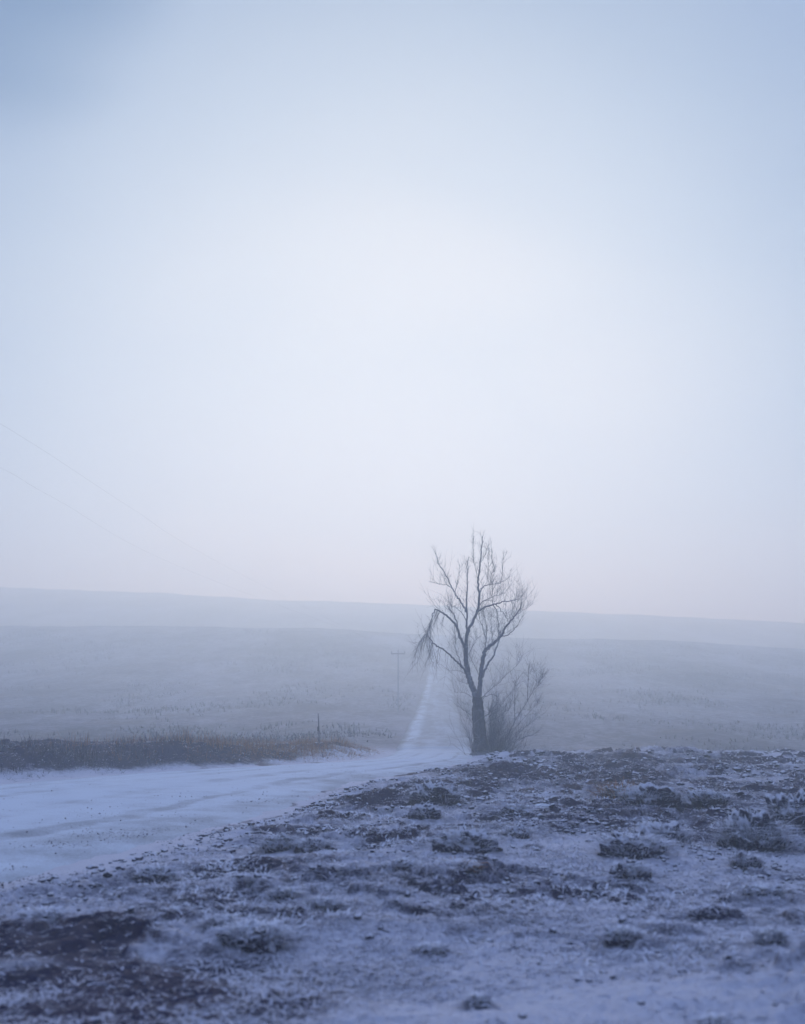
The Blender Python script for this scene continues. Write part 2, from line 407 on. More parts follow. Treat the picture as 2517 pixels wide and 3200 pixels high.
def build_road():
    ys = np.concatenate([np.arange(-38, 4, .8), np.arange(4, 50, .16), np.arange(50, 296, .8)])
    na = 61
    xl = smooth_interp(ys, _LY, _LX); xr = smooth_interp(ys, _RY, _RX)
    a = np.linspace(0, 1, na)
    X = xl[:, None] + (xr - xl)[:, None] * a[None, :]
    Y = np.repeat(ys[:, None], na, 1)
    B = base_h(X, Y)
    B = (B + base_h(X, Y - 1) + base_h(X, Y + 1)) / 3
    Z = B - .125 + .13 * np.sin(np.pi * a)[None, :] ** .33 * (1 + 0 * X)
    aa = a[None, :] + .05 * fbm(X, Y, 4, 2, 12)
    for c_, wd in ((.20, .03), (.36, .045), (.60, .045), (.80, .03)):
        Z = Z - .022 * np.exp(-((aa - c_) / wd) ** 2) * (1 - sstep(34, 44, Y))
    Z = Z + .012 * fbm(X, Y, .5, 4, 15)
    Z = np.where(Y > 45, Z + .05, Z)
    edge = 1 - sstep(0, .16, np.minimum(a, 1 - a))[None, :] + 0 * X
    edge = edge + .8 * sstep(.62, .9, a)[None, :] * sstep(-.2, .5, fbm(X, Y, 2, 3, 18) + .3) * (Y < 40)
    v = np.stack([X, Y, Z], -1).reshape(-1, 3)
    n = len(ys)
    i = np.arange(n - 1)[:, None]; j = np.arange(na - 1)[None, :]
    f = np.stack([i * na + j, i * na + j + 1, (i + 1) * na + j + 1, (i + 1) * na + j], -1).reshape(-1, 4)
    me = mesh_np('road', v, f, True, {'hill': sstep(38, 50, Y).ravel(), 'wear': ((1 - .85 * sstep(34, 44, Y)) * (.5 + .8 * sstep(-.4, .4, fbm(X, Y, 3, 2, 19)))).ravel(), 'across': (a[None, :] + 0 * X).ravel(), 'edge': np.clip(edge, 0, 1).ravel()})
    tag(link('road', me, M_ROAD), kind='structure')
build_road()

# ------------------------------------------------------------------ haze
def build_haze():
    x0, x1, y0, y1, z0, z1 = -1050, 1050, -1050, 1050, -4.5, 58
    v = [(x, y, z) for x in (x0, x1) for y in (y0, y1) for z in (z0, z1)]
    f = [(0, 1, 3, 2), (4, 6, 7, 5), (0, 4, 5, 1), (2, 3, 7, 6), (0, 2, 6, 4), (1, 5, 7, 3)]
    me = bpy.data.meshes.new('haze'); me.from_pydata(v, [], f); me.update()
    m = bpy.data.materials.new('haze_air'); m.use_nodes = True; t = m.node_tree; t.nodes.clear()
    o = t.nodes.new('ShaderNodeOutputMaterial'); p = t.nodes.new('ShaderNodeVolumePrincipled')
    p.inputs['Color'].default_value = (.75, .90, 1.0, 1)
    p.inputs['Absorption Color'].default_value = (1, 1, 1, 1)     # fine droplets: scatter more blue than red, absorb nothing
    p.inputs['Density'].default_value = HAZE
    p.inputs['Anisotropy'].default_value = .5
    t.links.new(p.outputs[0], o.inputs['Volume'])
    tag(link('haze', me, m), kind='stuff')
build_haze()

# ------------------------------------------------------------------ tubes
class Tubes:
    def __init__(s): s.v = []; s.f = []; s.n = 0
    def add(s, pts, rad, sides=4):
        P = np.array(pts, float); m = len(P)
        if np.isscalar(rad): rad = [rad] * m
        T = np.gradient(P, axis=0); T /= (np.linalg.norm(T, axis=1, keepdims=True) + 1e-9)
        ref = np.array([0.3, 1, 0.2]) if abs(T[0][1]) < .8 else np.array([1., 0, 0.2])
        A = np.cross(T, ref); A /= (np.linalg.norm(A, axis=1, keepdims=True) + 1e-9)
        B = np.cross(T, A)
        th = np.arange(sides) / sides * 2 * math.pi
        ring = (A[:, None, :] * np.cos(th)[None, :, None] + B[:, None, :] * np.sin(th)[None, :, None]) * np.array(rad)[:, None, None] + P[:, None, :]
        s.v.append(ring.reshape(-1, 3))
        i = np.arange(m - 1)[:, None]; j = np.arange(sides)[None, :]; jn = (j + 1) % sides
        f = np.stack([i * sides + j, (i) * sides + jn, (i + 1) * sides + jn, (i + 1) * sides + j], -1).reshape(-1, 4)
        s.f.append(f + s.n); s.n += m * sides
    def mesh(s, name): return mesh_np(name, np.vstack(s.v), np.vstack(s.f), True)
def spline(pts, n=5):
    P = [np.array(p, float) for p in pts]
    P = [2 * P[0] - P[1]] + P + [2 * P[-1] - P[-2]]
    out = []
    for k in range(1, len(P) - 2):
        for q in range(n):
            t = q / n
            a, b, c, d = P[k - 1], P[k], P[k + 1], P[k + 2]
            out.append(.5 * ((2 * b) + (c - a) * t + (2 * a - 5 * b + 4 * c - d) * t * t + (3 * b - a - 3 * c + d) * t ** 3))
    out.append(P[-2]); return np.array(out)

# ------------------------------------------------------------------ tree
TY = 38.0
tree_x = U(1512) * TY
tree_z = float(base_h(np.array([tree_x]), np.array([TY]))[0]) - .05
def tp(zx, zy, dy=0.0):         # a point of the tree, relative to its base; zx, zy measured on the enlarged photo
    px, py = 1230 + zx * .35908, 1640 + zy * .35908
    y = TY + dy
    # the picture plane leans with the camera's pitch
    sx = (px - PX / 2) / F; sy = (1600 - py) / F
    cp, sp = math.cos(PITCH), math.sin(PITCH)
    d = y / (cp - sy * sp)
    return (sx * d - tree_x, dy, EYE + d * (sy * cp + sp) - tree_z)
PXM = TY / F * .35908           # metres per enlarged-photo pixel
TREE = [  # (width at start, width at end in enlarged px, depth drift, points)
 ('trunk', 150, 84, 0, [(768, 2030), (765, 1950), (755, 1850), (742, 1720), (735, 1600), (733, 1500)]),
 ('limb', 70, 40, .3, [(722, 1540), (706, 1450), (670, 1370), (650, 1290), (636, 1200), (628, 1080), (630, 1040)]),
 ('limb', 52, 34, -.4, [(745, 1540), (748, 1470), (756, 1380), (762, 1280), (780, 1180), (800, 1100), (840, 1052)]),
 ('limb', 36, 8, .5, [(630, 1040), (645, 950), (700, 820), (738, 730), (747, 600), (738, 480), (755, 350), (765, 240), (775, 100)]),
 ('limb', 24, 5, -.3, [(636, 990), (642, 860), (637, 720), (640, 560), (645, 420), (640, 310)]),
 ('limb', 30, 12, -1.2, [(620, 1070), (585, 975), (548, 885), (500, 825), (450, 780), (400, 752), (362, 735)]),
 ('branch', 12, 4, -.5, [(362, 735), (342, 785), (330, 845), (312, 905), (285, 955), (240, 1000), (215, 1060)]),
 ('branch', 16, 5, .4, [(563, 920), (548, 835), (520, 770), (490, 735), (470, 690)]),
 ('limb', 24, 9, -1.5, [(640, 1300), (600, 1240), (555, 1195), (500, 1140), (440, 1090), (380, 1058), (340, 1020), (310, 980)]),
 ('branch', 9, 3, -.3, [(340, 1020), (300, 975), (262, 985), (225, 1030), (200, 1090)]),
 ('branch', 11, 3, .5, [(612, 1250), (565, 1150), (535, 1065), (545, 1000), (530, 930)]),
 ('limb', 20, 5, 1.3, [(638, 760), (600, 690), (550, 620), (520, 560), (480, 480), (425, 385), (385, 330), (370, 250)]),
 ('branch', 8, 3, .5, [(505, 540), (450, 525), (390, 510), (310, 490)]),
 ('branch', 7, 3, .2, [(535, 585), (560, 500), (572, 430), (577, 350)]),
 ('branch', 9, 4, .5, [(632, 830), (595, 765), (548, 722), (500, 705)]),
 ('limb', 20, 7, -.9, [(737, 752), (800, 716), (870, 695), (905, 688), (960, 665), (1010, 665), (1085, 650)]),
 ('branch', 11, 5, -.3, [(870, 695), (900, 755), (912, 860), (914, 960), (905, 1010)]),
 ('branch', 10, 4, -.2, [(890, 692), (950, 762), (990, 822), (1012, 862)]),
 ('branch', 11, 3, .4, [(745, 705), (790, 662), (850, 632), (905, 615), (980, 590)]),
 ('branch', 7, 3, .2, [(790, 662), (840, 658), (888, 668)]),
 ('branch', 13, 4, .5, [(746, 615), (780, 547), (840, 520), (905, 512), (960, 490), (1015, 448)]),
 ('branch', 7, 3, .2, [(838, 520), (820, 455), (830, 385), (822, 300), (835, 220)]),
 ('branch', 6, 3, -.2, [(848, 515), (852, 425), (880, 395), (860, 300), (855, 200)]),
 ('branch', 7, 3, -.2, [(868, 695), (860, 620), (863, 560), (866, 500), (872, 430)]),
 ('branch', 6, 2, -.3, [(738, 500), (722, 420), (700, 320), (694, 200), (700, 120)]),
 ('branch', 6, 2, .3, [(760, 330), (800, 262), (825, 180)]),
 ('branch', 6, 2, .1, [(930, 505), (945, 440), (952, 350), (958, 300)]),
 ('limb', 34, 6, -.8, [(840, 1052), (900, 1005), (950, 950), (972, 892), (1012, 850), (1062, 790), (1105, 725), (1118, 675)]),
 ('branch', 13, 3, -.5, [(940, 968), (1000, 957), (1042, 920), (1078, 880), (1112, 820)]),
 ('branch', 6, 2, .6, [(1062, 790), (1130, 742), (1225, 675)]),
 ('branch', 5, 2, .3, [(1015, 850), (1040, 750), (1060, 690), (1100, 640), (1130, 580)]),
 ('limb', 26, 10, 1.2, [(770, 1330), (812, 1232), (862, 1150), (900, 1062), (920, 990), (935, 930)]),
 ('branch', 12, 3, .4, [(806, 1090), (802, 1000), (780, 900), (752, 822), (742, 760)]),
 ('branch', 9, 3, -.3, [(806, 1010), (812, 900), (792, 800), (785, 720)]),
 ('branch', 8, 3, .3, [(860, 1050), (862, 950), (850, 860), (855, 780)]),
 ('branch', 7, 3, .3, [(745, 1310), (715, 1240), (680, 1180), (660, 1120)]),
 ('branch', 8, 3, .3, [(655, 1130), (690, 1060), (720, 1000), (760, 970)]),
 ('branch', 10, 2, 1.4, [(775, 1500), (850, 1425), (920, 1372), (1000, 1292), (1082, 1212), (1112, 1130)]),
 ('branch', 14, 4, .6, [(765, 1560), (782, 1515), (805, 1488), (865, 1478), (910, 1500)]),
 ('branch', 9, 3, -.6, [(770, 1690), (862, 1622), (920, 1590), (952, 1548), (1005, 1485)]),
 ('branch', 8, 3, -.4, [(700, 1675), (642, 1632), (600, 1602), (550, 1575)]),
 ('branch', 7, 3, .4, [(690, 1500), (655, 1480), (600, 1462), (525, 1452)]),
 ('branch', 6, 2, .3, [(655, 1385), (620, 1378), (575, 1362)]),
 ('branch', 8, 2, .3, [(640, 1310), (590, 1280), (530, 1268), (470, 1265)]),
 ('branch', 7, 3, -.5, [(775, 1760), (830, 1700), (880, 1690), (960, 1640), (1020, 1590)]),
 ('branch', 6, 3, .2, [(700, 1770), (672, 1700), (640, 1680)]),
]
def build_tree():
    root = empty('bare_tree', (tree_x, TY, tree_z))
    tag(root, 'tall bare leafless tree with forked trunk standing beside the frosted track', 'tree')
    tw = Tubes()
    rs = random.Random(3)
    cnt = 0
    def twig(p, d, length, rad, level, grav):
        nonlocal cnt
        cnt += 1
        n = 4 if level > 0 else 3
        pts = [p]; d = d / (np.linalg.norm(d) + 1e-9); q = p.copy()
        seg = length / n
        for k in range(n):
            d = d + np.array([rs.gauss(0, .16), rs.gauss(0, .16), rs.gauss(0, .12) + grav]); d /= np.linalg.norm(d)
            q = q + d * seg; pts.append(q.copy())
        tw.add(pts, [rad * (1 - .75 * k / n) for k in range(n + 1)], 3)
        if level > 0:
            for _ in range(rs.randint(3, 5)):
                k = rs.randint(1, n); b = pts[k]
                dd = np.array(pts[k]) - np.array(pts[k - 1]); dd /= np.linalg.norm(dd)
                side = np.array([rs.gauss(0, 1), rs.gauss(0, 1), rs.gauss(0, .6)])
                twig(b, dd + side * .55, length * rs.uniform(.35, .7), rad * .62, level - 1, grav)
    for kind, w0, w1, drift, pl in TREE:
        n = len(pl)
        pts = [tp(x, y, drift * (k / (n - 1)) ** 1.2 + (0 if kind == 'trunk' else rs.uniform(-.04, .04))) for k, (x, y) in enumerate(pl)]
        S = spline(pts, 5)
        if kind != 'trunk':
            S[1:-1] += nr.normal(0, .012, S[1:-1].shape)
        t = np.linspace(0, 1, len(S))
        rad = (w0 + (w1 - w0) * t ** .8) * PXM * .44
        if kind == 'trunk':
            rad = np.interp(t, [0, .15, .35, .6, 1], [.50, .33, .25, .215, .165]) * 1.0
        b = Tubes(); b.add(S, rad, 12 if kind == 'trunk' else (8 if kind == 'limb' else 5))
        if kind == 'trunk':
            for q in range(3):
                b.v[-1] = b.v[-1] + nr.normal(0, .010, b.v[-1].shape)
        link(kind, b.mesh(kind), M_BARK if kind == 'trunk' else M_LIMB, root)
        if kind == 'trunk': continue
        # twigs grow off each limb and branch
        Lh = np.sum(np.linalg.norm(np.diff(S, axis=0), axis=1))
        cx = pl[-1][0]; cyy = pl[-1][1]
        weep = cx < 400 and cyy > 700
        num = int(Lh * (11.5 if kind == 'branch' else 8.5)) + 2
        for _ in range(num):
            k = min(len(S) - 2, int(len(S) * rs.uniform(.18 if kind == 'branch' else .35, 1.0)))
            d = S[k + 1] - S[k]; d /= np.linalg.norm(d) + 1e-9
            side = np.array([rs.gauss(0, 1), rs.gauss(0, 1), rs.gauss(0, .5)])
            if weep and rs.random() < .75:
                twig(S[k], np.array([-.35 + rs.gauss(0, .25), rs.gauss(0, .3), -1.0]), rs.uniform(.35, 1.0), .0075, 1, -.12)
            else:
                up = .10 if cyy < 1000 else .05
                twig(S[k], d * .55 + side * .55 + np.array([0, 0, .75]), rs.uniform(.30, .95) * (.5 if cyy < 480 else 1), .0047, 1, up)
    # fine spray of upright shoots through the crown, fading out at its edge
    o = link('twigs', tw.mesh('twigs'), M_TWIG, root); o['kind'] = 'stuff'
    # suckers round the foot
    tb = Tubes(); tw = tb
    for _ in range(220):
        a = rs.uniform(0, 2 * math.pi); rr_ = abs(rs.gauss(0, .32)) + .12
        x = math.cos(a) * rr_ + .10 + abs(rs.gauss(0, .16)); y = math.sin(a) * rr_
        lean = np.array([x * .9 + rs.gauss(0, .25) + .15, y * .8 + rs.gauss(0, .25), 1.0])
        h = rs.uniform(.35, 1.35) * (1.0 if x < .6 else .8)
        twig(np.array([x, y, -.05]), lean, h, rs.uniform(.006, .012), 1, .02)
    # second fork of finer stuff just right of the trunk
    for _ in range(150):
        z = rs.uniform(.4, 1.5)
        twig(np.array([.12, 0, z]), np.array([1.0 + rs.gauss(0, .3), rs.gauss(0, .8), .7 + rs.gauss(0, .4)]), rs.uniform(.3, .9), .006, 1, .05)
    o = link('suckers', tb.mesh('suckers'), M_LIMB, root); o['kind'] = 'stuff'
    return root
build_tree()

SHRUB = [
 (16, 3, .6, [(905, 2010), (985, 1860), (1060, 1700), (1130, 1595), (1190, 1490), (1238, 1395), (1248, 1320), (1222, 1205)]),
 (9, 3, .2, [(1165, 1540), (1168, 1460), (1172, 1350), (1182, 1230)]),
 (10, 3, -.3, [(1058, 1705), (1055, 1600), (1056, 1480), (1066, 1350)]),
 (10, 2, .5, [(1000, 1840), (1120, 1700), (1220, 1590), (1260, 1540)]),
 (12, 3, -.5, [(930, 2010), (1040, 1900), (1130, 1850), (1240, 1815)]),
 (10, 3, .7, [(880, 2000), (920, 1850), (950, 1700), (1010, 1600), (1040, 1480)]),
 (9, 3, .7, [(940, 2010), (1090, 1820), (1200, 1720), (1310, 1640)]),
 (7, 2, .3, [(1238, 1395), (1280, 1350), (1300, 1300)]),
 (7, 2, .3, [(1210, 1450), (1260, 1400), (1290, 1380)]),
]
def build_shrub():
    root = empty('bare_shrub', (tree_x + .75, TY + .1, tree_z + .0))
    tag(root, 'low bare shrub with spreading arching stems growing right of the tree foot', 'shrub')
    tb = Tubes(); rs = random.Random(9)
    off = np.array([.75, .1, 0])
    def twig(p, d, length, rad, level):
        pts = [p]; q = p.copy(); d = d / np.linalg.norm(d)
        for k in range(4):
            d = d + np.array([rs.gauss(0, .2), rs.gauss(0, .2), rs.gauss(0, .15) + .06]); d /= np.linalg.norm(d)
            q = q + d * length / 4; pts.append(q.copy())
        tb.add(pts, [rad * (1 - .18 * k) for k in range(5)], 3)
        if level:
            for _ in range(rs.randint(2, 4)):
                k = rs.randint(1, 4)
                twig(pts[k], d + np.array([rs.gauss(0, .7), rs.gauss(0, .7), rs.gauss(0, .5)]), length * rs.uniform(.35, .65), rad * .65, level - 1)
    for w0, w1, drift, pl in SHRUB:
        n = len(pl)
        pts = [np.array(tp(x, y, .1 + drift * k / (n - 1))) - off for k, (x, y) in enumerate(pl)]
        S = spline(pts, 5); t = np.linspace(0, 1, len(S))
        b = Tubes(); b.add(S, (w0 + (w1 - w0) * t) * PXM * .32, 5)
        link('stem', b.mesh('stem'), M_LIMB, root)
        for _ in range(22):
            k = min(len(S) - 2, int(len(S) * rs.uniform(.15, 1)))
            d = S[k + 1] - S[k]; d /= np.linalg.norm(d)
            twig(S[k], d * .7 + np.array([rs.gauss(0, .7), rs.gauss(0, .7), .4]), rs.uniform(.2, .7), .0055, 1)
    for _ in range(95):       # brush at the foot
        x = rs.uniform(-.95, 1.5) if rs.random() < .6 else rs.gauss(-.6, .22); y = rs.gauss(0, .35)
        twig(np.array([x, y, -.08]), np.array([.35 + rs.gauss(0, .4), rs.gauss(0, .4), .8]), rs.uniform(.2, .75) * (1 - .35 * abs(x)/1.5), .0055, 1)
    o = link('twigs', tb.mesh('twigs'), M_TWIG, root); o['kind'] = 'stuff'
build_shrub()

# ------------------------------------------------------------------ grass cover
def blades(pts, hgt, wid, lean, seed, seg=2, curl=.5, dirn=None):
    """numpy blades: each a bent tapering ribbon of seg quads; returns verts, quad faces"""
    r = np.random.RandomState(seed); n = len(pts)
    az = r.uniform(0, 2 * np.pi, n) if dirn is None else dirn + r.normal(0, .5, n)
    d = np.stack([np.cos(az), np.sin(az), np.zeros(n)], 1)
    s = np.stack([-np.sin(az + r.normal(0, .6, n)), np.cos(az + r.normal(0, .6, n)), r.normal(0, .2, n)], 1)
    vs = []
    for k in range(seg + 1):
        t = k / seg
        c = pts + d * (lean * (t * .6 + curl * t * t))[:, None] * 1.0
        c = c + np.array([0, 0, 1.0])[None, :] * (hgt * (t - curl * .55 * t * t * np.minimum(lean / np.maximum(hgt, .01), 1.3)))[:, None]
        ww = (wid * (1 - .8 * t))[:, None] * s * .5
        vs += [c - ww, c + ww]
    V = np.stack(vs, 1).reshape(-1, 3); m = 2 * (seg + 1)
    base = (np.arange(n) * m)[:, None]
    F_ = np.concatenate([base + np.array([[2 * k, 2 * k + 1, 2 * k + 3, 2 * k + 2]]) for k in range(seg)], 0)
    return V, F_
def scatter(n, ymin, ymax, umin, umax, seed, power=1.6):
    r = np.random.RandomState(seed)
    t = r.uniform(0, 1, n)
    e = 1 - power
    y = (ymin ** e + t * (ymax ** e - ymin ** e)) ** (1 / e)
    x = r.uniform(umin, umax, n) * y
    return x, y, r
def build_cover():
    x, y, r = scatter(420000, 4.8, 40, -.42, .42, 101, 1.6)
    d = road_in(x, y)
    dens = .35 + .65 * sstep(-.25, .35, fbm(x, y, 1.1, 4, 120) + .22 * rough_mask(x, y) + .15)
    bare_strip = sstep(.2, .7, (6.9 - y) / .6) * sstep(-.9, .0, x)
    dens = dens * sstep(.1, 1.2, -d) * (1 - .9 * bare_strip)
    left = 1 - sstep(-.10, -.02, x / y)
    dens = dens * (1 - .45 * left)
    keep = r.uniform(0, 1, len(x)) < dens * (1 - .82 * sstep(.1, .8, 1 - ((x + 2.6) / 2.7) ** 2 - ((y - 6.3) / 2.7) ** 2))
    x, y = x[keep], y[keep]
    z = ground_h(x, y) - .006
    n = len(x)
    cl = sstep(-.1, .6, fbm(x, y, .8, 3, 130))
    far_w = 1 + y / 22
    h = r.uniform(.008, .034, n) * (1 + 1.2 * cl) * (1 + y / 60)
    lean = r.uniform(.02, .08, n) * (1 + cl)
    V, Fc = blades(np.stack([x, y, z], 1), h, r.uniform(.005, .014, n) * far_w, lean, 55, 2, .9)
    tag(link('frosted_grass', mesh_np('frosted_grass', V, Fc, False), M_BLADE), 'short rime covered grass over the rough foreground', 'grass', kind='stuff')
build_cover()
def build_weeds():
    x, y, r = scatter(90000, 6.8, 38, -.20, .42, 171, 1.45)
    cl = sstep(.02, .42, fbm(x, y, .75, 4, 172, .6) + .12 * fbm(x, y, 3, 2, 173))
    k = (r.uniform(0, 1, len(x)) < cl * (.15 + .85 * rough_mask(x, y)) * (.35 + .65 * sstep(8, 12, y))) & (road_in(x, y) < -.5)
    x, y = x[k], y[k]; n = len(x)
    z = ground_h(x, y) - .004
    V, Fc = blades(np.stack([x, y, z], 1), r.uniform(.020, .075, n), r.uniform(.010, .024, n) * (1 + y / 30), r.uniform(.02, .09, n), 174, 3, .9)
    tag(link('frosted_weeds', mesh_np('frosted_weeds', V, Fc, False), M_RIME), 'pale rime crusted weeds matted over the clods on the right', 'weeds', kind='stuff')
build_weeds()

def build_verge():
    # tall grass along the far side of the road: dark on the left, brown towards the marker post
    r = np.random.RandomState(5)
    n = 52000
    y = r.uniform(14, 50, n)
    off = np.abs(r.normal(0, 2.2, n)) + .05 + r.uniform(0, 2.2, n) * r.uniform(0, 1, n)
    x = smooth_interp(y, _LY, _LX) - off * 1.3
    m = (r.uniform(0, 1, n) < sstep(-.30, .30, fbm(x, y, .9, 4, 140, .6)) * (1 - sstep(40, 48, y)))
    x, y, off = x[m], y[m], off[m]
    n = len(x)
    z = ground_h(x, y) - .02
    env = (.25 + .75 * sstep(0, 1.6, off)) * (.50 + .95 * np.abs(fbm(x, y, 1.1, 4, 142))) * (1 + .35 * sstep(31, 36, y) - .6 * sstep(38, 46, y))
    h = r.uniform(.10, .52, n) * env * (1 - .35 * sstep(30, 38, y))
    lean = r.uniform(.02, .25, n)
    P_ = np.stack([x, y, z], 1)
    W = r.uniform(.006, .014, n) * 1.3
    brown = (r.uniform(0, 1, n) < sstep(27, 34, y) * .9)
    for nm, sel, mt, lab in (('dark_verge_grass', ~brown, M_VERGE, 'tall dark frosted grass along the far side of the road'),
                             ('brown_verge_grass', brown, M_DRY, 'dry brown grass along the road round the marker post')):
        V, Fc = blades(P_[sel], h[sel], W[sel], lean[sel], 66 + int(sel.sum()) % 7, 3, .5)
        tag(link(nm, mesh_np(nm, V, Fc, False), mt), lab, 'grass', kind='stuff')
build_verge()

def build_scrub():
    # low dark stubble and weeds showing through the rime on the rising field
    r = np.random.RandomState(401)
    n = 90000
    y = 48 + 175 * r.uniform(0, 1, n) ** 1.4; x = r.uniform(-.45, .45, n) * y
    m = sstep(.0, .45, fbm(x, y * .6, 9, 4, 402, .65) + .35 * fbm(x, y, 1.6, 3, 403)) * (road_in(x, y) < -.4)
    k = r.uniform(0, 1, n) < m * .75
    x, y = x[k][:26000], y[k][:26000]; n = len(x)
    z = ground_h(x, y) - .03
    V, Fc = blades(np.stack([x, y, z], 1), r.uniform(.08, .32, n) * (.7 + y / 200), r.uniform(.04, .12, n) * (.7 + y / 200), r.uniform(.02, .2, n), 404, 2, .6)
    tag(link('field_stubble', mesh_np('field_stubble', V, Fc, False), M_VERGE), 'faint dark stubble scattered over the frosted hillside fields', 'stubble', kind='stuff')
build_scrub()

# ------------------------------------------------------------------ loose gravel on the road shoulder
def build_gravel():
    r = np.random.RandomState(31)
    n = 9000
    x, y, _ = scatter(n * 3, 6.5, 30, -.40, .02, 32, 1.5)
    d = road_in(x, y)
    xr = smooth_interp(y, _RY, _RX)
    k = (np.exp(-((x - xr + .5) / 1.3) ** 2) * sstep(-.1, .4, fbm(x, y, 1.2, 3, 36)) > r.uniform(0, 1, len(x))) & (d > -1.6)
    k |= (d > 0) & (r.uniform(0, 1, len(x)) < .03)
    x, y = x[k][:n], y[k][:n]; n = len(x)
    s = np.clip(r.lognormal(-4.95, .45, n), .004, .020)
    z = np.where(road_in(x, y) > .2, base_h(x, y) + .0, ground_h(x, y)) + s * .2
    o8 = np.array([[1, 0, 0], [-1, 0, 0], [0, 1, 0], [0, -1, 0], [0, 0, .7], [0, 0, -.5]], float)
    f8 = np.array([[0, 2, 4], [2, 1, 4], [1, 3, 4], [3, 0, 4], [2, 0, 5], [1, 2, 5], [3, 1, 5], [0, 3, 5]])
    a = r.uniform(0, 6.28, n); V = o8[None] * (1 + r.normal(0, .22, (n, 6, 1))) * s[:, None, None]
    X = V[..., 0] * np.cos(a)[:, None] - V[..., 1] * np.sin(a)[:, None]; Yv = V[..., 0] * np.sin(a)[:, None] + V[..., 1] * np.cos(a)[:, None]
    V = np.stack([X + x[:, None], Yv + y[:, None], V[..., 2] + z[:, None]], -1).reshape(-1, 3)
    Fc = (f8[None] + (np.arange(n) * 6)[:, None, None]).reshape(-1, 3)
    tag(link('gravel', mesh_np('gravel', V, Fc, False), M_CLUMP), 'loose dark gravel along the near edge of the road', 'gravel', kind='stuff')
build_gravel()

# ------------------------------------------------------------------ small frozen clods
def build_clods():
    o8 = np.array([[1, 0, 0], [-1, 0, 0], [0, 1, 0], [0, -1, 0], [0, 0, 1], [0, 0, -1]], float)
    f8 = [[0, 2, 4], [2, 1, 4], [1, 3, 4], [3, 0, 4], [2, 0, 5], [1, 2, 5], [3, 1, 5], [0, 3, 5]]
    vs = [tuple(v) for v in o8]; idx = {}; fs = []
    def mid(a, b):
        k = (min(a, b), max(a, b))
        if k not in idx:
            v = (np.array(vs[a]) + np.array(vs[b])) / 2; v /= np.linalg.norm(v); vs.append(tuple(v)); idx[k] = len(vs) - 1
        return idx[k]
    for a, b, c in f8:
        p, q, r_ = mid(a, b), mid(b, c), mid(c, a); fs += [[a, p, r_], [p, b, q], [r_, q, c], [p, q, r_]]
    vs = np.array(vs); fs = np.array(fs)
    x, y, r = scatter(60000, 5.5, 38, -.42, .42, 301, 1.5)
    d = road_in(x, y)
    cl = sstep(-.05, .40, fbm(x, y, .9, 4, 310, .6) + .18 * fbm(x, y, 4, 2, 312))
    k = (r.uniform(0, 1, len(x)) < (.10 + .90 * sstep(8, 13, y)) * cl * (.25 + .75 * rough_mask(x, y)) * (1 - .93 * sstep(.2, .7, (6.9 - y) / .6) * (x > -.9))) & (d < -.25) & (x > smooth_interp(y, _LY, _LX))
    x, y = x[k][:24000], y[k][:24000]; n = len(x)
    s = np.clip(r.lognormal(-4.25, .45, n), .007, .032) * (.55 + y / 16)
    z = ground_h(x, y) + s * .15
    a = r.uniform(0, 6.28, n)
    V = vs[None] * (1 + r.normal(0, .26, (n, len(vs), 1))) * s[:, None, None] * np.array([1.2, .95, .75])
    X = V[..., 0] * np.cos(a)[:, None] - V[..., 1] * np.sin(a)[:, None]; Yv = V[..., 0] * np.sin(a)[:, None] + V[..., 1] * np.cos(a)[:, None]
    V = np.stack([X + x[:, None], Yv + y[:, None], V[..., 2] + z[:, None]], -1).reshape(-1, 3)
    Fc = (fs[None] + (np.arange(n) * len(vs))[:, None, None]).reshape(-1, 3)
    tag(link('earth_clods', mesh_np('earth_clods', V, Fc, True), M_CRUST), 'small frost crusted clods of earth strewn over the rough foreground', 'earth clods', kind='stuff')
build_clods()

# ------------------------------------------------------------------ tussocks and clods (each one a thing)
def clod_mesh(seed, w, dp, h, res=40):
    """a broken, overhanging lump of frozen earth: rounded top, steep ragged front"""
    th = np.linspace(0, 2 * np.pi, res, endpoint=False); ph = np.linspace(0, 1, 16)
    T, P_ = np.meshgrid(th, ph, indexing='ij')
    rad = np.sin(P_ * np.pi / 2) ** .8
    x = np.cos(T) * rad; y = np.sin(T) * rad; z = np.cos(P_ * np.pi / 2) ** .7
    n1 = fbm(x * 2 + seed * 7.1 + z, y * 2 + z * 1.3, .9, 4, seed, .6); n2 = fbm(x * 3 + z * 2 + seed, y * 3 - z, .35, 3, seed + 5, .6)
    k = 1 + .45 * n1 + .20 * n2
    X = x * k * w / 2; Y_ = y * k * dp / 2; Z = z * h * (1 + .6 * n1 + .35 * n2) - .03 - .12 * P_ ** 6
    V = np.stack([X, Y_, Z], -1).reshape(-1, 3)
    nt_, np_ = res, 16
    i = np.arange(nt_)[:, None]; j = np.arange(np_ - 1)[None, :]; ii = (i + 1) % nt_
    Fc = np.stack([i * np_ + j, i * np_ + j + 1, ii * np_ + j + 1, ii * np_ + j], -1).reshape(-1, 4)
    return mesh_np('earth_mound', V, Fc, True)
